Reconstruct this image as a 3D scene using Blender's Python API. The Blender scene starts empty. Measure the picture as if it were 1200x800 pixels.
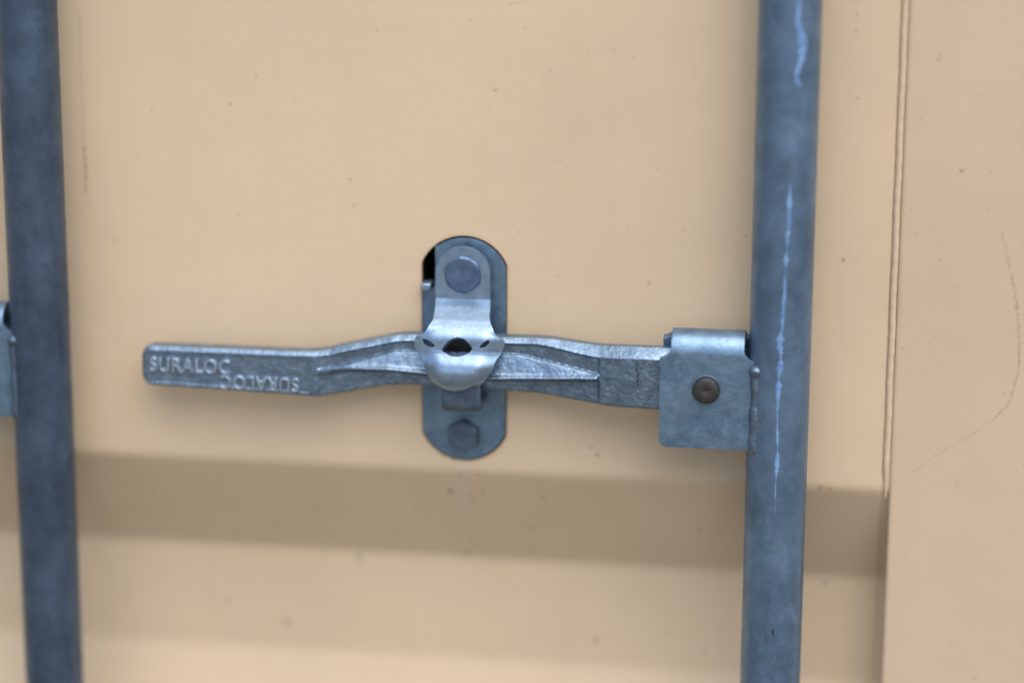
import bpy, bmesh, math, random
import numpy as np
random.seed(7); rng = np.random.default_rng(7)
S = bpy.context.scene
COL = S.collection
MM = 0.001

# ------------------------------------------------------------------ camera
th, ps, ro = math.radians(14.0078), math.radians(8.5864), math.radians(0.2266)
DIST = 1.46392
fw = np.array([-math.sin(ps)*math.cos(th), math.cos(ps)*math.cos(th), -math.sin(th)])
rt = np.cross(fw, [0, 0, 1]); rt /= np.linalg.norm(rt); up = np.cross(rt, fw)
c_, s_ = math.cos(ro), math.sin(ro)
rt, up = c_*rt + s_*up, c_*up - s_*rt
cam_d = bpy.data.cameras.new("camera"); cam = bpy.data.objects.new("camera", cam_d); COL.objects.link(cam)
from mathutils import Matrix, Vector
loc = -fw*DIST
cam.matrix_world = Matrix(((rt[0], up[0], -fw[0], loc[0]), (rt[1], up[1], -fw[1], loc[1]), (rt[2], up[2], -fw[2], loc[2]), (0, 0, 0, 1)))
cam_d.sensor_width = 36; cam_d.lens = 90
cam_d.clip_start = 0.05; cam_d.clip_end = 500
cam_d.dof.use_dof = True; cam_d.dof.focus_distance = 1.425; cam_d.dof.aperture_fstop = 1.3
S.camera = cam

# ------------------------------------------------------------------ sky, sun, exposure
SUN_EL, SUN_AZ = math.radians(59), math.radians(155)      # azimuth from +Y towards +X
w = bpy.data.worlds.new("World"); S.world = w; w.use_nodes = True
nt = w.node_tree
sky = nt.nodes.new("ShaderNodeTexSky"); sky.sky_type = 'NISHITA'; sky.sun_disc = False
sky.sun_elevation = SUN_EL; sky.sun_rotation = SUN_AZ
sky.dust_density = 2.0
bg = nt.nodes["Background"]; bg.inputs["Strength"].default_value = 0.11
nt.links.new(sky.outputs[0], bg.inputs["Color"])
sd = bpy.data.lights.new("sun", 'SUN'); sun = bpy.data.objects.new("sun", sd); COL.objects.link(sun)
sd.energy = 1.6; sd.angle = math.radians(68); sd.color = (1.0, 0.94, 0.86)
dirv = Vector((math.sin(SUN_AZ)*math.cos(SUN_EL), math.cos(SUN_AZ)*math.cos(SUN_EL), math.sin(SUN_EL)))
sun.rotation_euler = dirv.to_track_quat('Z', 'Y').to_euler(); sun.location = dirv*5
S.view_settings.view_transform = 'Standard'; S.view_settings.look = 'None'
S.view_settings.exposure = 0.9; S.view_settings.gamma = 1.0
S.cycles.use_denoising = True

# ------------------------------------------------------------------ materials
def nodes(name):
    m = bpy.data.materials.new(name); m.use_nodes = True
    t = m.node_tree; b = t.nodes["Principled BSDF"]
    return m, t, b
def noise(t, vec, scale, detail=4, rough=.55, dist=0):
    n = t.nodes.new("ShaderNodeTexNoise"); n.inputs["Scale"].default_value = scale
    n.inputs["Detail"].default_value = detail; n.inputs["Roughness"].default_value = rough; n.inputs["Distortion"].default_value = dist
    t.links.new(vec, n.inputs["Vector"]); return n.outputs["Fac"]
def mapping(t, scale=(1, 1, 1)):
    tc = t.nodes.new("ShaderNodeTexCoord"); mp = t.nodes.new("ShaderNodeMapping")
    mp.inputs["Scale"].default_value = scale; t.links.new(tc.outputs["Object"], mp.inputs["Vector"]); return mp.outputs[0]
def ramp(t, fac, stops):
    r = t.nodes.new("ShaderNodeValToRGB"); e = r.color_ramp.elements
    while len(e) < len(stops): e.new(.5)
    for k, (p, c) in enumerate(stops):
        e[k].position = p; e[k].color = (c, c, c, 1) if not hasattr(c, '__len__') else (*c, 1)
    t.links.new(fac, r.inputs[0]); return r.outputs[0]
def mix(t, fac, a, b, mode='MIX'):
    n = t.nodes.new("ShaderNodeMix"); n.data_type = 'RGBA'; n.blend_type = mode
    for s, v in ((n.inputs[0], fac), (n.inputs[6], a), (n.inputs[7], b)):
        if hasattr(v, 'is_output') or isinstance(v, bpy.types.NodeSocket): t.links.new(v, s)
        elif isinstance(v, (int, float)): s.default_value = v
        else: s.default_value = (*v, 1)
    return n.outputs[2]
def bump(t, b, hs, strength=.3, dist=.0005, prev=None):
    n = t.nodes.new("ShaderNodeBump"); n.inputs["Strength"].default_value = strength; n.inputs["Distance"].default_value = dist
    t.links.new(hs, n.inputs["Height"])
    if prev is not None: t.links.new(prev, n.inputs["Normal"])
    t.links.new(n.outputs[0], b.inputs["Normal"]); return n.outputs[0]

PAINT = (0.61, 0.477, 0.325)
def paint(name, base=PAINT, wear=True):
    m, t, b = nodes(name)
    v = mapping(t)
    big = noise(t, v, 7, 3)
    c = mix(t, ramp(t, big, [(.3, 0.0), (.7, 1.0)]), tuple(x*.95 for x in base), tuple(min(1, x*1.04) for x in base))
    vs = mapping(t, (260, 260, 22))
    st = noise(t, vs, 1, 2)
    c = mix(t, ramp(t, st, [(.35, 0), (.75, .15)]), c, tuple(x*.94 for x in base))
    gr = noise(t, mapping(t, (38, 38, 2.2)), 1, 5, .65, .3)
    c = mix(t, ramp(t, gr, [(.52, 0), (.8, .14)]), c, tuple(x*q for x, q in zip(base, (.80, .76, .70))))
    ch = noise(t, v, 60, 6, .7)
    c = mix(t, ramp(t, ch, [(.45, 0), (.8, .22)]), c, tuple(min(1, x*q) for x, q in zip(base, (1.08, 1.1, 1.15))))
    sp = noise(t, v, 420, 2, .5)
    c = mix(t, ramp(t, sp, [(.70, 0), (.76, .45)]), c, (.30, .22, .14))
    if wear:
        for att, col, k in (("scuff", (.11, .085, .07), .8), ("drip", (.55, .53, .47), .6), ("rust", (.42, .20, .05), .6)):
            a = t.nodes.new("ShaderNodeAttribute"); a.attribute_name = att
            br = noise(t, v, 700, 3, .7)
            f = t.nodes.new("ShaderNodeMath"); f.operation = 'MULTIPLY'; t.links.new(a.outputs["Fac"], f.inputs[0])
            t.links.new(ramp(t, br, [(.35, .25), (.6, k)]), f.inputs[1])
            c = mix(t, f.outputs[0], c, col)
    t.links.new(c, b.inputs["Base Color"])
    b.inputs["Roughness"].default_value = .42
    b.inputs["Specular IOR Level"].default_value = .4
    p = bump(t, b, noise(t, v, 900, 3), .10, .0004)
    bump(t, b, noise(t, v, 28, 3), .10, .004, p)
    return m

def zinc(name, dark, light, rough=(.38, .6), scale=60, streak=None, cast=0.0, metal=.5, speck=.0):
    m, t, b = nodes(name)
    v = mapping(t)
    n1 = noise(t, v, scale, 6, .62, .4)
    mid = tuple((a+c)/2 for a, c in zip(dark, light))
    col = ramp(t, n1, [(.28, dark), (.52, mid), (.75, light)])
    vo = t.nodes.new("ShaderNodeTexVoronoi"); vo.inputs["Scale"].default_value = scale*6; t.links.new(v, vo.inputs["Vector"])
    g = t.nodes.new("ShaderNodeSeparateColor"); t.links.new(vo.outputs["Color"], g.inputs[0])
    col = mix(t, .22, col, mix(t, g.outputs[0], tuple(x*.7 for x in mid), tuple(min(1, x*1.3) for x in mid)))
    if streak:
        s = noise(t, mapping(t, streak), 1, 5, .6)
        col = mix(t, ramp(t, s, [(.42, 0), (.70, .5)]), col, tuple(x*.62 for x in dark))
        s2 = noise(t, mapping(t, tuple(q*1.7 for q in streak)), 1, 4, .65, .6)
        col = mix(t, ramp(t, s2, [(.58, 0), (.74, .3)]), col, tuple(min(1, x*1.45) for x in light))
    if speck:
        k = noise(t, v, 620, 2, .6)
        col = mix(t, ramp(t, k, [(.62, 0), (.70, speck)]), col, (.035, .032, .03))
    t.links.new(col, b.inputs["Base Color"])
    b.inputs["Metallic"].default_value = metal
    t.links.new(ramp(t, noise(t, v, scale*2.3, 5), [(.3, rough[0]), (.7, rough[1])]), b.inputs["Roughness"])
    p = bump(t, b, noise(t, v, 260, 4, .6), .25, .0006)
    if cast:
        p = bump(t, b, noise(t, v, 950, 3, .65), cast, .0009, p)
        bump(t, b, noise(t, v, 210, 3, .5), cast*.7, .0010, p)
    return m

M_PAINT = paint("door_paint")
M_BEAD = paint("weld_paint", (.58, .46, .32), False)
M_STILE = paint("shaded_stile_paint", (.56, .433, .305))  # door paint darkened: edge falloff put into the stile's colour
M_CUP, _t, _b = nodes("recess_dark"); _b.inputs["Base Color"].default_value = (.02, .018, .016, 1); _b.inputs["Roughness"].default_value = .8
M_ROD = zinc("rod_zinc", (.10, .165, .255), (.175, .275, .405), (.28, .46), 40, (60, 60, 34), 0, .6)
M_ROD_SHADED = zinc("shaded_rod_zinc", (.05, .078, .122), (.092, .138, .212), (.30, .5), 34, (60, 60, 28), 0, .55)  # rod zinc again, with dark reflected surroundings put into its colour
M_PLATE = zinc("plate_zinc", (.085, .16, .25), (.25, .37, .51), (.26, .48), 60, None, .16, .74)
M_CAST = zinc("cast_zinc", (.10, .155, .225), (.26, .365, .49), (.22, .40), 140, None, .27, .78, .35)
M_LETTER = zinc("highlit_cast_zinc", (.34, .43, .54), (.56, .67, .80), (.22, .34), 120, None, .12, .78)  # cast zinc lightened: highlights on the letters put into the colour
M_HASP = zinc("bright_zinc", (.19, .285, .41), (.33, .45, .60), (.30, .46), 60, None, .14, .8)
M_BOLT = zinc("bolt_zinc", (.05, .09, .165), (.16, .235, .37), (.34, .54), 160, None, .25, .65)
M_OLD = zinc("dull_zinc", (.06, .09, .135), (.14, .195, .27), (.36, .58), 80, None, .2, .6)
M_PIN = zinc("browned_steel", (.030, .027, .026), (.055, .050, .047), (.42, .6), 140, None, .2, .3)
M_STREAK, _t, _b = nodes("pale_zinc_run")
_v = mapping(_t)
_t.links.new(ramp(_t, noise(_t, _v, 160, 4, .7), [(.3, (.10, .21, .42)), (.7, (.25, .41, .70))]), _b.inputs["Base Color"])
_b.inputs["Roughness"].default_value = .5; _b.inputs["Metallic"].default_value = .2
M_DARK_BROWN, _t, _b = nodes("dark_brown"); _b.inputs["Roughness"].default_value = .4  # painted shade behind the latch's eye; also the lower bolt's dark ring
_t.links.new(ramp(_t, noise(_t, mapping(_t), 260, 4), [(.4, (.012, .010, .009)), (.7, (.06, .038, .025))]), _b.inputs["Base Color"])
M_CHIP, _t, _b = nodes("dark_chip"); _b.inputs["Base Color"].default_value = (.012, .012, .015, 1); _b.inputs["Roughness"].default_value = .7
M_GROUND, _t, _b = nodes("bounce_ground")  # unseen ground, its brown chosen for warm bounce onto the door
_t.links.new(ramp(_t, noise(_t, mapping(_t), 3, 8), [(.3, (.13, .10, .065)), (.7, (.19, .15, .10))]), _b.inputs["Base Color"]); _b.inputs["Roughness"].default_value = .9

# ------------------------------------------------------------------ helpers (all coordinates in millimetres)
def empty(name, at, label=None, cat=None, group=None):
    o = bpy.data.objects.new(name, None); COL.objects.link(o); o.location = Vector(at)*MM
    o.empty_display_size = .02
    if label: o["label"] = label
    if cat: o["category"] = cat
    if group: o["group"] = group
    return o
def origin(p):
    v = Vector((0, 0, 0))
    while p is not None: v = v + p.location; p = p.parent
    return v
def mesh_obj(name, verts, faces, mat, parent=None, smooth=True, sharp=35, attrs=None):
    me = bpy.data.meshes.new(name)
    V = np.asarray(verts, float)*MM - np.array(origin(parent))
    if isinstance(faces, np.ndarray):
        n = len(faces); k = faces.shape[1]
        me.vertices.add(len(V)); me.vertices.foreach_set("co", V.ravel())
        me.loops.add(n*k); me.loops.foreach_set("vertex_index", faces.ravel().astype(np.int32))
        me.polygons.add(n); me.polygons.foreach_set("loop_start", np.arange(0, n*k, k, dtype=np.int32))
        me.update(calc_edges=True); me.validate()
    else:
        me.from_pydata(V.tolist(), [], [list(map(int, f)) for f in faces]); me.update()
    if smooth:
        me.shade_smooth()
        if sharp: me.set_sharp_from_angle(angle=math.radians(sharp))
    for k, a in (attrs or {}).items():
        at = me.attributes.new(k, 'FLOAT', 'POINT'); at.data.foreach_set("value", np.asarray(a, np.float32))
    me.materials.append(mat)
    o = bpy.data.objects.new(name, me); COL.objects.link(o); o.parent = parent
    return o
def fix_normals(o):
    bm = bmesh.new(); bm.from_mesh(o.data); bmesh.ops.recalc_face_normals(bm, faces=bm.faces); bm.to_mesh(o.data); bm.free(); return o
def mod(o, kind, **kw):
    m = o.modifiers.new(kind.lower(), kind)
    for k, v in kw.items(): setattr(m, k, v)
    return m
def grid_faces(nr, nc):
    i = np.arange(nr*nc).reshape(nr, nc)
    return np.stack([i[:-1, :-1], i[:-1, 1:], i[1:, 1:], i[1:, :-1]], -1).reshape(-1, 4)
def compact(V, F, extra=None):
    used = np.unique(F); re = np.full(len(V), -1); re[used] = np.arange(len(used))
    return V[used], re[F], (None if extra is None else {k: a[used] for k, a in extra.items()})
def tube_path(pts, radii, n=14, lump=0.0):
    pts = np.asarray(pts, float); V = []; F = []
    for k, p in enumerate(pts):
        d = pts[min(k+1, len(pts)-1)] - pts[max(k-1, 0)]; d /= np.linalg.norm(d)
        a = np.cross(d, [0, 1, 0.01]); a /= np.linalg.norm(a); b = np.cross(d, a)
        for j in range(n):
            q = 2*math.pi*j/n; r = radii[k]*(1 + lump*rng.normal())
            V.append(p + r*(math.cos(q)*a + math.sin(q)*b))
    for k in range(len(pts)-1):
        for j in range(n):
            F.append((k*n+j, k*n+(j+1) % n, (k+1)*n+(j+1) % n, (k+1)*n+j))
    F.append(tuple(range(n))[::-1]); F.append(tuple(range((len(pts)-1)*n, len(pts)*n)))
    return V, F
def lathe_y(cx, cz, prof, n=48, hexr=None, rot=0.0):
    """loops of (radius, Y) round an axis along Y; hexr(k) gives a blend 0..1 of hexagon for loop k"""
    V = []; F = []
    for k, (r, y) in enumerate(prof):
        for j in range(n):
            q = 2*math.pi*j/n
            rr = r
            if hexr and hexr[k]:
                a = (q - rot + math.pi/6) % (math.pi/3) - math.pi/6
                a2 = math.pi/6 - abs(a)
                rh = r*math.cos(math.pi/6)/math.cos(a2)
                rr = r*(1-hexr[k]) + rh*hexr[k]
            V.append((cx + rr*math.cos(q), y, cz + rr*math.sin(q)))
    for k in range(len(prof)-1):
        for j in range(n):
            F.append((k*n+j, (k+1)*n+j, (k+1)*n+(j+1) % n, k*n+(j+1) % n))
    F.append(tuple(range((len(prof)-1)*n, len(prof)*n))[::-1])
    return V, F
def prism_y(poly, y0, y1):
    """outline in (x, z) extruded from y0 (front) to y1"""
    n = len(poly); V = [(x, y0, z) for x, z in poly] + [(x, y1, z) for x, z in poly]
    F = [tuple(range(n)), tuple(range(2*n-1, n-1, -1))] + [(j, n+j, n+(j+1) % n, (j+1) % n) for j in range(n)]
    return V, F
def arc(cx, cz, r, a0, a1, n=10):
    return [(cx + r*math.cos(math.radians(a0+(a1-a0)*k/n)), cz + r*math.sin(math.radians(a0+(a1-a0)*k/n))) for k in range(n+1)]
def seg_dist(P, pts):
    d = np.full(len(P), 1e9)
    for a, b in zip(pts[:-1], pts[1:]):
        a = np.array(a); b = np.array(b); ab = b-a
        t = np.clip(((P-a)@ab)/(ab@ab), 0, 1)
        d = np.minimum(d, np.linalg.norm(P - a - t[:, None]*ab, axis=1))
    return d
def smooth01(x): x = np.clip(x, 0, 1); return x*x*(3-2*x)

# ------------------------------------------------------------------ ground
gx = np.linspace(-60000, 60000, 13)
G = np.array([(x, y, -1100) for y in gx for x in gx])
g = mesh_obj("ground", G, grid_faces(13, 13), M_GROUND); g["kind"] = "structure"; g["label"] = "unseen ground added in front of the container for bounce light"

# ------------------------------------------------------------------ container door
door = empty("container_door", (0, 0, -1000), "beige painted steel container door with a horizontal corrugation below the lever handle", "container door")
def slot_outline(grow=0.0):
    cx, zt, zb, hw = -27.6, 59.8, -71.4, 24.3
    R = 26.2
    pts = []
    a = math.degrees(math.acos(hw/R))
    pts += arc(cx, zt-R, R, a, 180-a, 28)
    pts += arc(cx, zb+R, R, 180+a, 360-a, 28)
    P = np.array(pts); C = np.array([cx, (zt+zb)/2])
    D = P - C; L = np.linalg.norm(D, axis=1, keepdims=True)
    return P + D/L*grow
def inside(P, poly):
    x, y = P[:, 0], P[:, 1]; r = np.zeros(len(P), bool)
    for a, b in zip(poly, np.roll(poly, -1, 0)):
        c = ((a[1] > y) != (b[1] > y)) & (x < (b[0]-a[0])*(y-a[1])/(b[1]-a[1]+1e-12)+a[0]); r ^= c
    return r
def cut_hole(X, Z, poly, cell):
    """marks grid vertices inside the outline and pulls the near ones onto it"""
    P = np.stack([X.ravel(), Z.ravel()], 1)
    near = np.where((P[:, 0] > poly[:, 0].min()-3*cell) & (P[:, 0] < poly[:, 0].max()+3*cell) & (P[:, 1] > poly[:, 1].min()-3*cell) & (P[:, 1] < poly[:, 1].max()+3*cell))[0]
    Q = P[near]; ins = inside(Q, poly)
    best = np.full(len(Q), 1e9); proj = Q.copy()
    for a, b in zip(poly, np.roll(poly, -1, 0)):
        ab = b-a; t = np.clip(((Q-a)@ab)/(ab@ab+1e-12), 0, 1); pr = a + t[:, None]*ab
        d = np.linalg.norm(Q-pr, axis=1); m = d < best; best[m] = d[m]; proj[m] = pr[m]
    snap = best < cell*.72
    P[near[snap]] = proj[snap]
    kill = np.zeros(len(P), bool); kill[near[ins & ~snap]] = True
    onb = np.zeros(len(P), bool); onb[near[snap]] = True
    return P, kill, onb
# profile of the corrugated sheet (Y against z)
ZK = [-1000, -760, -700, -630, -570, -338, -345, -208, -143, -78.4, 330, 395, 460, 525, 800, 865, 930, 995, 1400]
YK = [0, 0, 36, 36, 0, 0, 0, 36, 36, 0, 0, 36, 36, 0, 0, 36, 36, 0, 0]
ZK[5] = -375
def sheet_y(z):
    o = 0; ws = 0
    for d in np.linspace(-5, 5, 11):
        o = o + np.interp(z+d, ZK, YK)*(6-abs(d)); ws += 6-abs(d)
    return o/ws
SPECKS = [(-10.2, 144.1, 0.98), (188.7, 190.7, 0.78), (188.5, 181.9, 0.78), (191.2, 144.6, 0.78), (248.7, 106.6, 1.18), (238.9, 56.1, 0.78), (186.1, 54.2, 0.98), (131.8, 65.8, 0.64), (-233.1, 51.1, 0.73), (-219.9, -105.7, 0.98), (-176.0, -92.1, 1.27), (-120.9, -112.5, 1.37), (-98.3, -145.9, 1.57), (-37.4, -93.9, 1.67), (-26.4, -96.3, 0.98), (-19.9, -80.3, 0.73), (5.0, -115.4, 1.18), (9.9, -117.7, 0.98), (17.6, -95.5, 1.18), (-144.1, -191.2, 1.96), (46.6, -191.3, 1.96), (-32.1, -140.1, 1.47), (-200.6, -136.0, 0.98), (-255.5, -164.4, 0.98), (-58.7, -107.3, 0.98), (177.2, -77.8, 1.23), (181.7, -147.4, 1.47), (46.4, -60.8, 0.98), (49.9, -65.2, 0.98), (-145.1, -124.4, 0.78), (9.1, -135.3, 0.98), (-162.5, 132.3, 0.78), (-208.7, 128.1, 0.69), (135.6, -65.6, 1.18), (108.3, -113.2, 0.78), (233.6, 167.2, 0.98), (-181.9, -180.2, 1.08), (-193.6, -173.1, 0.73), (111.3, -195.0, 0.98), (-223.0, -165.4, 0.78), (26.7, 104.6, 0.59), (-93.6, 91.1, 0.59), (-91.3, 76.4, 0.78), (-147.2, 148.3, 0.59), (56.6, 167.6, 0.64)]
SCRATCH = [([(-249.7, 179.8), (-250.0, 145.7), (-249.4, 121.1), (-249.9, 102.2)], .5, .35), ([(-249.6, 104.2), (-249.0, 91.3), (-250.0, 78.7)], .7, 1.0),
           ([(-248.9, 80.3), (-246.4, 66.3), (-243.8, 51.2), (-243.2, 25.9), (-246.7, 0.1)], .3, .22), ([(271.5, 74.0), (274.3, 64.6), (278.2, 50.3)], .3, .55),
           ([(278.2, 50.3), (281.1, 38.3), (284.0, 19.0), (285.1, -2.9), (282.9, -15.3), (279.7, -25.3), (273.0, -33.0)], .45, .6),
           ([(273.0, -33.0), (261.7, -42.5), (250.2, -50.0), (238.7, -58.6), (228.6, -67.6)], .4, .28), ([(49.9, -62.2), (50.9, -66.7)], .5, .4),
           ([(-99.3, -143), (-97.3, -150)], .6, .8), ([(-3, 192), (4, 193)], .4, .3)]
def wear_attrs(P):
    n = len(P); sc = np.zeros(n); dr = np.zeros(n); ru = np.zeros(n)
    act = np.where((P[:, 0] > -330) & (P[:, 0] < 310) & (P[:, 1] > -265) & (P[:, 1] < 220))[0]
    Q = P[act]; s = np.zeros(len(act)); d = np.zeros(len(act)); r = np.zeros(len(act))
    for x, z, rad in SPECKS:
        k = random.uniform(.6, 1.5)
        q = np.hypot((Q[:, 0]-x)*k, (Q[:, 1]-z)/k); s = np.maximum(s, random.uniform(.55, .95)*smooth01((rad*1.05+.45-q)/.9))
    for _ in range(150):
        x, z, rad = random.uniform(-320, 300), random.uniform(-250, 210), random.uniform(.15, .6)
        q = np.hypot(Q[:, 0]-x, Q[:, 1]-z); s = np.maximum(s, random.uniform(.15, .5)*smooth01((rad+.8-q)/1.0))
    for pts, wd, k in SCRATCH:
        q = seg_dist(Q, pts); s = np.maximum(s, k*smooth01((wd+.6-q)/.9)*np.clip(.75+.4*np.sin(Q[:, 1]*1.9+np.sin(Q[:, 1]*.77)*2)+.3*np.sin(Q[:, 0]*2.3), .1, 1))
    q = seg_dist(Q, [(-27.8, -71), (-27.8, -83.9), (-28.9, -93.3), (-30.7, -109.4)])
    d = np.maximum(d, smooth01((2.0-q)/1.6)*np.clip((Q[:, 1]+125)/45, 0, 1))
    for x, z, rad in ((281.9, 31.1, 1.2), (-18.5, -92.7, 1.6), (-30, -80.9, 1), (-12, -88, .9), (-24, -100, .9), (-15.5, -104, .7), (-28, -131, 1.4), (183, -79, 1.4), (178.5, -78, 1.4), (78, 37, 1.2), (300, -80, 1.0)):
        q = np.hypot(Q[:, 0]-x, Q[:, 1]-z); r = np.maximum(r, .9*smooth01((rad+.8-q)/1.4))
    # thin rust stain round the lip of the slot
    so = slot_outline(1.0); ring = seg_dist(Q, np.vstack([so, so[:1]]))
    r = np.maximum(r, .55*smooth01((2.2-ring)/2.2))
    sc[act], dr[act], ru[act] = s, d, r
    return dict(scuff=sc, drip=dr, rust=ru)
xs = np.concatenate([np.arange(-1000, -332, 24), np.arange(-330, 211.5, 1.0), [211.6, 211.9, 212.2, 212.5, 212.8, 213.5, 215, 217.5]])
zs = np.concatenate([np.arange(-1000, -266, 8), np.arange(-264, 216, 1.0), np.arange(218, 1401, 8)])
X, Z = np.meshgrid(xs, zs)
slot = slot_outline(0.9)
P, kill, onb = cut_hole(X, Z, slot, 1.0)
Y = sheet_y(P[:, 1]) + np.clip((P[:, 0]-211.4)/1.2, 0, 1)**2*1.0
# slight waviness of pressed sheet steel
Y = Y + .35*np.sin(P[:, 0]/83+.7)*np.sin(P[:, 1]/61+.4) + .25*np.sin(P[:, 0]/31)*np.sin(P[:, 1]/47+1.1)*.6
F = grid_faces(len(zs), len(xs))
bad = kill[F].any(1) | (onb[F].all(1) & inside(P[F].mean(1), slot))
F = F[~bad]
V = np.stack([P[:, 0], Y, P[:, 1]], 1)
at = wear_attrs(P)
V, F, at = compact(V, F, at)
panel = mesh_obj("corrugated_panel", V, F, M_PAINT, door, attrs=at, sharp=0)
# lip of the slot: a short wall going back from the sheet
so = slot_outline(0.9); n = len(so)
LV = np.vstack([np.stack([so[:, 0], np.full(n, y), so[:, 1]], 1) for y in (0.15, 3.2)])
LF = [(j, (j+1) % n, n+(j+1) % n, n+j) for j in range(n)]
mesh_obj("slot_lip", LV, LF, M_PAINT, door, sharp=0)
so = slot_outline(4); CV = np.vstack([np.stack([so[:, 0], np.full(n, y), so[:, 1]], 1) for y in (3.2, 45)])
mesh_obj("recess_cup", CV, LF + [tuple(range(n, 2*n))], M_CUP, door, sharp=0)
# right-hand stile
fx = np.concatenate([[216.6, 216.8, 217.2, 217.8, 218.6], np.arange(220, 306, 1.0), np.arange(310, 361, 10)])
X, Z = np.meshgrid(fx, zs); P = np.stack([X.ravel(), Z.ravel()], 1)
e = np.clip((218.6-P[:, 0])/2.0, 0, 1)
Y = -0.6 + 2.0*(1-np.sqrt(1-e**2*.98)) + .3*np.sin(P[:, 0]/57)*np.sin(P[:, 1]/71)
V = np.stack([P[:, 0], Y, P[:, 1]], 1); F = grid_faces(len(zs), len(fx)); base = len(V); nr, nc = len(zs), len(fx)
at = wear_attrs(P)
lf = np.arange(nr)*nc; V2 = V[lf].copy(); V2[:, 1] = 60; V2[:, 0] = 216.6
rf = lf + nc-1; V3 = V[rf].copy(); V3[:, 1] = 60
V = np.vstack([V, V2, V3])
F = np.vstack([F, np.stack([lf[:-1], lf[1:], base+np.arange(1, nr), base+np.arange(nr-1)], 1), np.stack([rf[1:], rf[:-1], base+nr+np.arange(nr-1), base+nr+np.arange(1, nr)], 1)])
at = {k: np.concatenate([a, np.zeros(2*nr)]) for k, a in at.items()}
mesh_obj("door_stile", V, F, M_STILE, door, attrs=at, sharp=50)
# weld seam between sheet and stile, only along the raised flats
def seam(z0, z1):
    zz = np.arange(z0, z1, 2.2)
    pts = [(214.6 + .15*math.sin(z*.13)+.08*math.sin(z*.51), .3, z) for z in zz]
    rr = [1.85 + .07*math.sin(z*.7)+rng.normal()*.03 for z in zz]; rr[:9] = [.25+.17*k for k in range(9)]; rr[-1] = .6; rr[-2] = 1.3
    Vv, Ff = tube_path(pts, rr, 12, .006)
    return mesh_obj("weld_seam", Vv, Ff, M_BEAD, door, sharp=0)
seam(-84, 330)

# ------------------------------------------------------------------ lock rods with their handle brackets
def bracket_mesh(cx):
    """saddle of folded plate: front leaf, rolled top, back leaf (x relative to the rod centre)"""
    R = 12.0; zc = 6.6; yc = -28.0; zb = -46.6
    Lf = zc-zb; La = math.pi*R
    ss = np.concatenate([np.linspace(0, Lf, 74), Lf + np.linspace(0, La, 44)[1:], Lf+La+np.linspace(0, Lf, 74)[1:]])
    ss = np.unique(np.concatenate([ss, np.arange(Lf-3, Lf+5, .15), np.arange(Lf+La-7, Lf+La+1, .3), np.linspace(0, 5, 24), 2*Lf+La-np.linspace(0, 5, 24)]))
    ss = ss[np.concatenate([[True], np.diff(ss) > 1e-4])]; Lx, Rx, NL, NR = -65.3, -13.2, -59.4, -19.2
    rows = []
    for s in ss:
        if s <= Lf: y, z = yc-R, zb+s
        elif s <= Lf+La:
            a = (s-Lf)/R; y, z = yc-R*math.cos(a), zc+R*math.sin(a)
        else: y, z = yc+R, zc-(s-Lf-La)
        xl, xr = Lx, Rx
        def neck(q, r=6.5):       # q: distance past the start of the shoulder
            if q <= 0: return 0.0
            return 1.0 if q >= r else math.sqrt(1-(1-q/r)**2)*1.0
        k = min(neck(s-(Lf-2.5)), neck((Lf+La-6)-s+0.0))
        xl = Lx + (NL-Lx)*k; xr = Rx + (NR-Rx)*k
        for t in (s, ss[-1]-s):
            if t < 4.5: xl = max(xl, Lx + 4.5 - math.sqrt(4.5**2-(4.5-t)**2))
        rows.append([(cx + xl + (xr-xl)*u, y, z) for u in np.linspace(0, 1, 30)])
    V = np.array(rows).reshape(-1, 3)
    return V, grid_faces(len(ss), 30)
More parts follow.
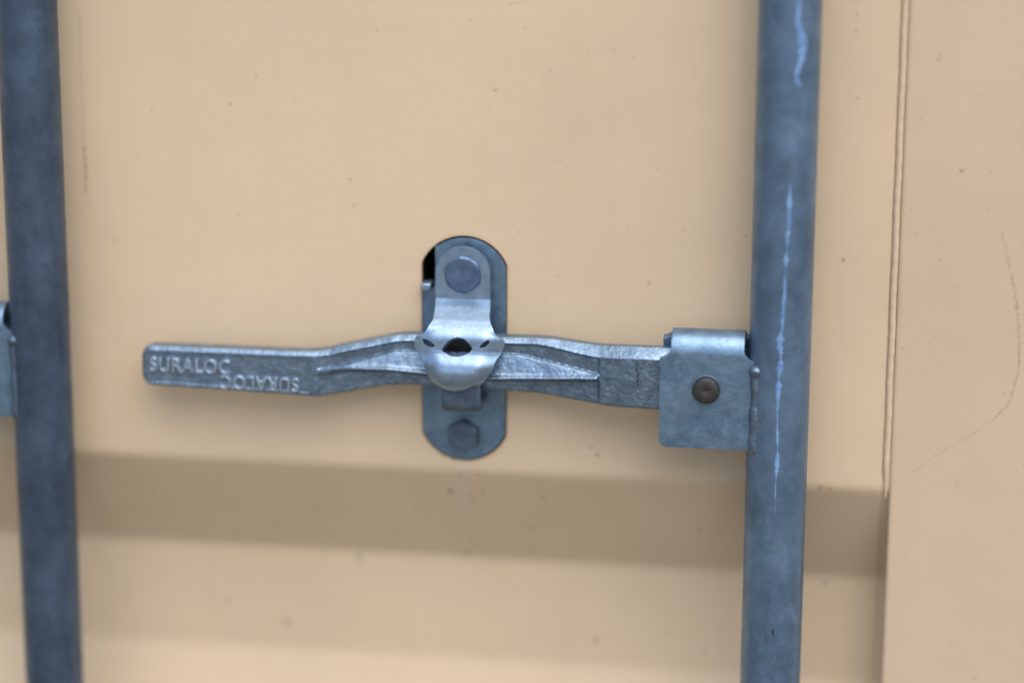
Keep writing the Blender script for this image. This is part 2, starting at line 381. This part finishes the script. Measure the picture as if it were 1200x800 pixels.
def make_rod(cx, mat, label):
    root = empty("lock_rod", (cx, -30, -1000), label, "lock rod", "lock rods standing on the door")
    n = 64; zz = np.concatenate([[-1000], np.arange(-300, 301, 6), [1400]])
    a = np.linspace(0, 2*math.pi, n, endpoint=False)
    V = np.array([(cx + 17*(1+.002*math.sin(3*q+z*.01))*math.cos(q), -30+17*math.sin(q), z) for z in zz for q in a])
    F = [(k*n+j, k*n+(j+1) % n, (k+1)*n+(j+1) % n, (k+1)*n+j) for k in range(len(zz)-1) for j in range(n)]
    mesh_obj("tube", V, F, mat, root, sharp=0)
    V, F = bracket_mesh(cx)
    br = mesh_obj("handle_bracket", V, F, M_PLATE, root, sharp=0)
    mod(br, 'SOLIDIFY', thickness=.004, offset=-1.0)
    mod(br, 'BEVEL', width=.0009, segments=2, limit_method='ANGLE', angle_limit=math.radians(50))
    # weld between bracket and tube
    zz = np.arange(-49.5, 3.5, 1.3)
    pts = [(cx-11.8+.3*math.sin(z*.33)+rng.normal()*.05, -39.9+rng.normal()*.06, z) for z in zz]
    rr = [3.5+.16*math.sin(z*.41)+.2*math.sin(z*.17+1)+rng.normal()*.04 for z in zz]; rr[0] = 1.2; rr[1] = 2.2
    rr[-1] = 1.6; rr[-2] = 3.3; rr[-3] = 4.6; rr[-4] = 4.5; rr[-5] = 3.9; rr[-6] = 3.5; rr[-7] = 3.3
    V, F = tube_path(pts, rr, 14, .012)
    wb = mesh_obj("weld_bead", V, F, M_OLD if mat is M_ROD_SHADED else M_ROD_WELD, br, sharp=0); mod(wb, 'SUBSURF', levels=1, render_levels=1)
    # pivot pin
    V, F = lathe_y(cx-39.4, -12.8, [(6.9, -39.5), (7.25, -42.6), (6.9, -43.3), (6.3, -43.7), (1.0, -43.85), (.5, -43.5)], 48)
    mesh_obj("pivot_pin", V, F, M_PIN, br, sharp=40)
    V, F = lathe_y(cx-39.4, -12.8, [(8.4, -39.8), (8.1, -40.2), (7.3, -40.3), (7.0, -40.0)], 40)
    mesh_obj("pin_collar", V, F, M_OLD, br, sharp=0)
    return root
M_ROD_WELD = zinc("weld_zinc", (.08, .125, .18), (.20, .28, .38), (.24, .45), 150, None, .3, .75)
XL, XR = -270.2, 153.9
rod_r = make_rod(XR, M_ROD, "grey galvanised lock rod with pale blue streaks and a bracket holding the lever handle")
rod_l = make_rod(XL, M_ROD_SHADED, "lock rod darkened to carry dim reflections, without pale streaks, beyond the free end of the lever handle")
def ribbon(name, pts, cx, mat, parent, lift=.12, jit=.4):
    """thin run of zinc lying on the tube: (x, z, width)"""
    P = np.array(pts); tt = np.arange(len(P)); m = max(10, int((P[0, 1]-P[-1, 1])/.6))
    t = np.linspace(0, len(P)-1, m)
    x = np.interp(t, tt, P[:, 0]); z = np.interp(t, tt, P[:, 1]); wd = np.interp(t, tt, P[:, 2])
    if jit > .2:      # broken, frayed run
        q = np.convolve(rng.normal(size=m), np.ones(7)/7, 'same')*2.2; wd = wd*np.clip(.98+.42*q, .2, 1.35); x = x + .12*np.convolve(rng.normal(size=m), np.ones(5)/5, 'same')
    nl = np.convolve(rng.normal(size=m), np.ones(3)/3, 'same'); nr = np.convolve(rng.normal(size=m), np.ones(3)/3, 'same')
    l = -wd/2*(1+jit*nl); r = wd/2*(1+jit*nr); V = []
    for k in range(m):
        for u in np.linspace(0, 1, 5):
            xx = x[k] + l[k] + (r[k]-l[k])*u
            h = lift*(1-(2*u-1)**2) + .02
            V.append((xx, -30 - math.sqrt(max(0, (17.05+h)**2-(xx-cx)**2)), z[k]))
    return mesh_obj(name, V, grid_faces(m, 5), mat, parent, sharp=0)
S1 = [(159.3, 204.9, 1.47), (159.0, 198.6, 1.47), (158.7, 193.2, 2.45), (158.8, 190.6, 2.45), (160.3, 187.0, 2.45), (161.3, 183.0, 3.43), (161.7, 177.5, 2.94), (161.6, 172.6, 2.45), (160.4, 168.0, 1.96), (159.0, 164.3, 2.94), (158.8, 162.1, 2.94), (159.8, 159.4, 1.96), (161.2, 156.7, 1.0)]
S2 = [(157.4, 104.2, 0.4), (157.3, 93.5, 1.71), (157.6, 81.8, 2.21), (156.9, 75.7, 1.96), (156.4, 60.6, 2.21), (156.0, 41.7, 1.57), (155.6, 25.0, 1.47), (154.6, 20.7, 3.19), (154.5, 16.4, 2.94), (155.1, 11.1, 1.96), (155.2, 5.9, 2.45), (154.5, -1.4, 1.96), (154.3, -11.0, 1.76), (154.4, -30.4, 1.27), (155.2, -47.5, 1.96), (154.9, -53.9, 1.47), (154.4, -60.8, 0.78), (154.4, -79.5, 0.35)]
for s in (S1, S2): ribbon("pale_streak", s, XR, M_STREAK, rod_r)
ribbon("dark_chip", [(155.0, -147.6, .5), (155.4, -149.5, 1.2), (155.9, -151.6, .6)], XR, M_CHIP, rod_r, .03, .1)
ribbon("dark_chip", [(-266.9, -165, .5), (-266.8, -167, 1.3), (-266.7, -168.6, .5)], XL, M_CHIP, rod_l, .03, .1)
ribbon("dark_chip", [(-279.6, -71.8, .4), (-279.6, -73, 1.0), (-279.5, -74, .4)], XL, M_CHIP, rod_l, .03, .1)

# ------------------------------------------------------------------ lever handle
lever = empty("lever_handle", (114.5, -28, -12.8), "long galvanised cast lever handle with raised lettering on its flat grip, lying across the keeper", "handle")
nx, nz = 680, 90
hx = np.concatenate([-211.9 + 6*(1-np.cos(np.linspace(0, math.pi/2, 24))), np.linspace(-205.7, 126, nx-23)[1:]]); nx = len(hx)
TOPX = [-211, -207, -167.7, -120, -109.0, -101, -92.6, -72.4, -65, -58, -49.9, -24.5, 0.7, 17.1, 24, 33.4, 43, 52.6, 62, 88.4, 130]
TOPZ = [-3.3, -3.3, -3.2, -3.2, -2.7, -1.0, 1.6, 6.4, 8.3, 9.2, 9.4, 9.8, 9.9, 10.2, 9.9, 8.9, 7.6, 6.7, 6.6, 6.8, 6.8]
BOTX = [-211, -205.7, -118.3, -110, -104, -79.1, -71.2, -62, -45.6, -24.6, 0.8, 19.2, 33.7, 53.0, 60, 87.6, 130]
BOTZ = [-26.6, -27.0, -29.4, -29.8, -29.4, -23.9, -22.2, -21.2, -20.8, -21.4, -22.2, -22.6, -24.8, -27.3, -27.8, -28.4, -28.6]
def sm(x, xp, fp, wd=1.4):
    o = 0
    for d in np.linspace(-wd, wd, 7): o = o + np.interp(x+d, xp, fp)
    return o/7
zt = sm(hx, TOPX, TOPZ); zb = sm(hx, BOTX, BOTZ)
# the casting dips towards the door at the keeper
dip = np.interp(hx, [-215, -118, -95, -55, 15, 75, 130], [7.0, 7.0, 8.4, 11, 11, 0, 0]); dip = np.convolve(np.pad(dip, 20, 'edge'), np.ones(41)/41, 'valid')
zt = zt - .25*dip; zb = zb - .25*dip
# rounded free end
q = np.clip((-205.9 - hx)/6.0, 0, 1); rnd = 6.0*(1-np.sqrt(1-q**2))
zt = zt - rnd; zb = zb + rnd
zcr = sm(hx, [-106.5, -91.7, -67.7, -44.3, -10.8, 15.3, 34.5, 52.7], [-13.7, -11.3, -10.2, -11.6, -13.2, -12.0, -11.4, -10.8])
zcs = sm(hx, [-106.5, -92.5, -72.3, -65.4, -50.7, 7.6, 28.9, 52.0], [-12.7, -9.3, -2.8, -0.3, 0.1, 0.6, -3.6, -8.4])
zcr = zcr - .25*dip; zcs = zcs - .25*dip
A = 3.9*smooth01((hx+107)/44)*np.where(hx > 0, np.clip((53.5-hx)/1.6, 0, 1)**.5*(0.62+.38*smooth01((54-hx)/40)), 1)
mid = smooth01((hx+109)/3)*smooth01((54.5-hx)/2)       # waisted middle of the casting
cham = np.interp(hx, [-211, -115, -100, -60, 17, 30, 48, 60, 130], [2.0, 2.0, 3.0, 3.0, 2.8, 4.0, 5.4, 5.6, 5.6])
tz = np.linspace(0, 1, nz)**1.0
rows = []
for k in range(nx):
    t = np.concatenate([[0, .006, .02], np.linspace(.04, .96, nz-6), [.98, .994, 1]])
    z = zt[k] + (zb[k]-zt[k])*t
    # pack samples near the crest so that the rib drops sharply
    y = np.full(nz, -33.0 + dip[k])
    dtop = zt[k]-z; dbot = z-zb[k]
    c = np.clip(1-dtop/cham[k], 0, 1); y = y + (cham[k]*1.0*c**1.15)
    c = np.clip(1-dbot/2.4, 0, 1); y = y + 4.5*(1-np.sqrt(1-.98*c**2))
    web = mid[k]*1.6*smooth01((dtop-cham[k])/1.2)*smooth01((z-zcs[k])/1.0+.5)
    low = mid[k]*2.0*smooth01((zcr[k]-1.2-z)/1.5)
    y = y + web + low
    pk = smooth01((hx[k]+42)/4)*smooth01((-10-hx[k])/4)          # pocket added behind the latch's eye to keep it dark
    y = y + (-33.0+dip[k]+9.0-y)*pk*smooth01((dtop-.6)/1.2)*smooth01((z+18.5)/2.5)
    h = zcs[k]-zcr[k]
    if h > .3 and A[k] > .02:
        up_ = np.clip((zcs[k]-z)/h, 0, 1); drop = smooth01(1-(zcr[k]-z)/1.1)
        rib = A[k]*np.where(z >= zcr[k], up_**.9, drop)
        y = y - rib - .42*A[k]*np.exp(-((z-zcr[k]-.7)/1.25)**2)
    ends = min(1, (hx[k]+211.9)/3.0)
    y = y + 3.0*(1-math.sqrt(max(0, 1-(1-max(0, ends))**2)))
    # recessed face of the grip inside a low rim
    gr = smooth01((-112-hx[k])/3)*smooth01((hx[k]+208)/3)
    y = y + .35*gr*smooth01((dtop-3.2)/1.0)*smooth01((dbot-2.4)/1.0)
    rows.append(np.stack([np.full(nz, hx[k]), y, z], 1))
Fv = np.array(rows)                       # nx, nz, 3
# lumpy sand-cast surface
def vnoise(shape, cells):
    g_ = rng.normal(size=(cells[0]+2, cells[1]+2)); a = np.linspace(0, cells[0], shape[0]); b = np.linspace(0, cells[1], shape[1])
    i = a.astype(int); j = b.astype(int); u = smooth01(a-i)[:, None]; v = smooth01(b-j)[None, :]
    return (g_[i][:, j]*(1-u)*(1-v) + g_[i+1][:, j]*u*(1-v) + g_[i][:, j+1]*(1-u)*v + g_[i+1][:, j+1]*u*v)
Fv[:, :, 1] += .06*vnoise((nx, nz), (60, 7)) + .05*vnoise((nx, nz), (220, 24))
Bk = Fv.copy(); Bk[:, :, 1] = (-22.0 + dip)[:, None]
Bk = Bk[:, [0, nz-1], :]
V = np.vstack([Fv.reshape(-1, 3), Bk.reshape(-1, 3)])
F = [tuple(f) for f in grid_faces(nx, nz)]
b0 = nx*nz
for k in range(nx-1):
    F.append((k*nz, b0+2*k, b0+2*k+2, (k+1)*nz)); F.append((k*nz+nz-1, (k+1)*nz+nz-1, b0+2*k+3, b0+2*k+1)); F.append((b0+2*k, b0+2*k+1, b0+2*k+3, b0+2*k+2))
F.append(tuple(range(nz)) + (b0+1, b0)); F.append(tuple(range((nx-1)*nz, nx*nz))[::-1] + (b0+2*nx-2, b0+2*nx-1))
fix_normals(mesh_obj("lever_casting", V, F, M_CAST, lever, sharp=45))
yf = -33.0 + 7.0 + .35
def lettering(x0, x1, z0, z1, flip):
    cu = bpy.data.curves.new("text", 'FONT'); cu.body = "SURALOC"; cu.size = 10; cu.extrude = .55; cu.bevel_depth = .24; cu.bevel_resolution = 2; cu.offset = -.03; cu.space_character = 1.12
    o = bpy.data.objects.new("text", cu); COL.objects.link(o); bpy.context.view_layer.update()
    me = bpy.data.meshes.new_from_object(o); V = np.array([v.co[:] for v in me.vertices]); F = [tuple(p.vertices) for p in me.polygons]
    bpy.data.objects.remove(o); bpy.data.curves.remove(cu); bpy.data.meshes.remove(me)
    mn, mx = V.min(0), V.max(0); u = (V-mn)/(mx-mn)
    if flip: u[:, 0] = 1-u[:, 0]; u[:, 1] = 1-u[:, 1]
    x = x0+(x1-x0)*u[:, 0]; z = z0+(z1-z0)*u[:, 1] - 1.75
    y = yf + .4 - u[:, 2]*2.2
    # front of the text faces -Y
    return mesh_obj("raised_lettering", np.stack([x, y, z], 1), F, M_LETTER, lever, sharp=50)
lettering(-206.4, -159.2, -17.8, -9.3, False)
lettering(-165.0, -119.0, -26.4, -18.2, True)

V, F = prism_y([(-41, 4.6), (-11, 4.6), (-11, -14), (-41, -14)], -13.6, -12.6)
mesh_obj("eye_shade_sheet", V, F, M_DARK_BROWN, lever, smooth=False)  # dark sheet standing in for shade inside the latch's eye
cz = np.linspace(.2, -14.5, 40); cxk = 75.4 + .5*np.sin(cz*.55) + .25*np.sin(cz*1.7) + .9*smooth01((-9-cz)/6)
CV = np.array([(x+u_*wd, -33.55, z) for x, z, wd in zip(cxk, cz, .2+.09*np.sin(cz*2.1)) for u_ in (-1, 1)])
mesh_obj("casting_crack", CV, grid_faces(40, 2), M_CHIP, lever, sharp=0)

# ------------------------------------------------------------------ keeper plate on the door
keep = empty("handle_keeper", (-27.6, 0, -71), "upright galvanised keeper plate with rounded ends, set in the door behind the latch", "keeper plate")
pts = [tuple(p) for p in slot_outline(-.35)]
out = []
for x, z in pts:
    if x < -44.2 and z > 29.5: continue
    out.append((x, z))
k = max(range(len(out)), key=lambda i: (out[i][0] < -38)*1000 - abs(out[i][0]+44.2) + (out[i][1] > 0)*500)
o_ = []
for i, p in enumerate(out):
    o_.append(p)
    if i == k: o_ += [(-44.3, 55.0), (-44.3, 34.5), (-44.9, 31.0), (-46, 29.3), (-51.6, 28.8)]
V, F = prism_y(o_, -0.9, 3.0)
pl = mesh_obj("back_plate", V, F, M_PLATE, keep, sharp=30); fix_normals(pl)
mod(pl, 'BEVEL', width=.0007, segments=2, limit_method='ANGLE')
V, F = prism_y([(-51.8, 29.4), (-46.2, 29.3), (-45.7, 33.6), (-51.6, 33.4)], -7.0, 4); lg = fix_normals(mesh_obj("lug", V, F, M_HASP, keep)); mod(lg, 'BEVEL', width=.0008, segments=2)
# J-shaped catch that carries the lever
prof = [(0, -34.6), (-21, -35.4)] + [(-23.6+5.2*math.cos(math.radians(a)), -30.6+5.2*math.sin(math.radians(a))) for a in range(-90, -181, -15)] + [(-28.8, -18.5), (-24.6, -18.5), (-24.4, -28.6), (-22.8, -30.4), (0, -30.0)]
x0, x1 = -36.2, -13.6
V = [(x0, y, z) for y, z in prof] + [(x1, y, z) for y, z in prof]; n = len(prof)
F = [tuple(range(n)), tuple(range(2*n-1, n-1, -1))] + [(j, n+j, n+(j+1) % n, (j+1) % n) for j in range(n)]
ct = fix_normals(mesh_obj("catch", V, F, M_OLD, keep, sharp=30)); mod(ct, 'BEVEL', width=.0016, segments=3, limit_method='ANGLE', angle_limit=math.radians(60))
def hexbolt(cx, cz, r, y0, h, rot, mat, hx_=1.0):
    V, F = lathe_y(cx, cz, [(r*.98, y0), (r, y0-.5), (r, y0-h*.62), (r*.955, y0-h*.86), (r*.84, y0-h), (r*.45, y0-h*.99), (r*.1, y0-h*.97)], 72, [hx_*q_ for q_ in (1, 1, 1, .55, .1, 0, 0)], rot)
    return mesh_obj("hex_bolt", V, F, mat, keep, sharp=32)
lowb = hexbolt(-27.6, -56.4, 9.3, -0.9, 5.0, math.pi/2, M_OLD)
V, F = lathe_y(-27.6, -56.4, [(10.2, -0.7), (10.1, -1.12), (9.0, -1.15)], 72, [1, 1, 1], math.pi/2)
mesh_obj('dark_ring', V, F, M_DARK_BROWN, lowb, sharp=0)  # dark brown outline round the bolt head
hexbolt(-26.6, 40.4, 11.3, -6.2, 5.6, math.pi/2+.1, M_BOLT, .7)

# ------------------------------------------------------------------ latch (hasp) over the lever
hasp = empty("swing_latch", (-26.6, -6, 40), "bright galvanised latch with an oval eye, folded down over the lever handle", "latch")
ROWS = [(-42.5, 23.8, -11.4, -6.0), (-42.1, 22.0, -10.9, -9.1), (-41.6, 19.6, -10.2, -13.44), (-41.3, 16.6, -10.0, -17.78), (-41.3, 13.7, -8.8, -22.12), (-43.0, 11.3, -6.9, -24.91), (-46.4, 9.4, -3.9, -26.77), (-49.5, 7.6, -1.0, -28.01), (-49.9, 4.0, -1.7, -28.2), (-49.5, 0.8, -2.9, -28.5), (-47.9, -2.0, -3.9, -29.3), (-45.8, -4.1, -5.4, -30.6), (-43.4, -7.1, -7.3, -33.0), (-41.2, -10.7, -10.5, -33.9), (-39.5, -13.5, -12.9, -33.7), (-37.2, -15.9, -16.7, -32.6), (-34.6, -18.0, -20.9, -30.8), (-31.4, -19.0, -25.0, -29.4)]
tong = []
for a in np.linspace(88, 0, 26):                       # round head of the tongue
    r = 15.6; tong.append((-26.9-r*math.cos(math.radians(a)), 40.4+r*math.sin(math.radians(a)), -26.9+r*math.cos(math.radians(a)), -6.0))
for z in np.linspace(39.4, 25.2, 12): tong.append((-42.5, z, -11.3, -6.0))
R_ = np.array(tong + ROWS)
L_ = np.concatenate([[0], np.cumsum(np.hypot(np.diff(R_[:, 1]), np.diff(R_[:, 3])))])
n0 = len(tong)
sN = np.concatenate([L_[:n0], np.arange(L_[n0-1]+.5, L_[-1], .55), [L_[-1]]])
def ev(col):
    o = np.interp(sN, L_, R_[:, col]); m = sN > L_[n0]+1
    k = np.zeros_like(sN)
    for d in np.linspace(-.7, .7, 7): k = k + np.interp(np.clip(sN+d, 0, L_[-1]), L_, R_[:, col])
    return np.where(m, k/7, o)
xl, zz, xr, yy = ev(0), ev(1), ev(2), ev(3)
nu = 96; u = np.linspace(-1, 1, nu)
HX = (xl+xr)[:, None]/2 + (xr-xl)[:, None]/2*u[None, :]
HZ = np.repeat(zz[:, None], nu, 1); HY = np.repeat(yy[:, None], nu, 1)
front = smooth01((sN-L_[n0+5])/6)[:, None]
ck = 9.0*np.logaddexp(0, (np.abs(u)-.60)*26)/26
HY = HY + front*ck[None, :]                      # the cheeks roll back
lip = smooth01((sN-L_[n0+11])/6)[:, None]
HY = HY + lip*.5*(u[None, :]**2)
V = np.stack([HX.ravel(), HY.ravel(), HZ.ravel()], 1)
hp = mesh_obj("latch_plate", V, grid_faces(len(sN), nu), M_HASP, hasp, sharp=0)
mod(hp, 'SOLIDIFY', thickness=.0042, offset=-1.0)
EYE = [(-34.6, 0.6), (-33.4, 2.6), (-31.6, 4.5), (-29.8, 5.9), (-27.7, 6.8), (-25.7, 7.1), (-23.8, 6.9), (-21.9, 6.0), (-20.4, 4.7), (-18.9, 3.2), (-18.2, 1.8), (-18.9, .4), (-20.4, -0.8), (-22.5, -2.0), (-24.8, -2.7), (-27, -2.9), (-29.2, -2.6), (-30.9, -2.0), (-32.3, -1.1), (-33.7, -.3)]
SLIT_A = [(-46.2, 4.7), (-44.8, 4.9), (-41.8, 3.7), (-39.1, 1.8), (-39.9, 0.8), (-42.8, 1.2), (-45.3, 2.7)]
SLIT_B = [(-8.0, 5.3), (-8.4, 4.0), (-10.6, 2.0), (-13.1, 1.4), (-13.5, 2.1), (-11.1, 4.2), (-9.2, 5.4)]
cutters = []
for poly, yc in ((EYE, -28.5), (SLIT_A, -26), (SLIT_B, -26)):       # punched along the sheet's own normal
    n = len(poly); d = np.array([0, -.86, .51]); A_ = np.array([(x, yc, z - 1.0) for x, z in poly])
    ctr = A_.mean(0); A_ = ctr + (A_-ctr)*(np.array([1.06, 1, 1.2]) if yc < -27 else np.array([1.05, 1, 1.25]))
    Vc = np.vstack([A_ + d*9, A_ - d*9]); Fc = [tuple(range(n)), tuple(range(2*n-1, n-1, -1))] + [(j, n+j, n+(j+1) % n, (j+1) % n) for j in range(n)]
    cu = fix_normals(mesh_obj("cutter", Vc, Fc, M_HASP, hasp, smooth=False)); cutters.append(cu)
    mod(hp, 'BOOLEAN', operation='DIFFERENCE', object=cu, solver='EXACT')
bpy.context.view_layer.update()
me = bpy.data.meshes.new_from_object(hp.evaluated_get(bpy.context.evaluated_depsgraph_get()))
hp.modifiers.clear(); hp.data = me; me.name = "latch_plate"
for cu in cutters: bpy.data.objects.remove(cu)
me.shade_smooth(); me.set_sharp_from_angle(angle=math.radians(48))
mod(hp, 'BEVEL', width=.0012, segments=3, limit_method='ANGLE', angle_limit=math.radians(48), harden_normals=False)
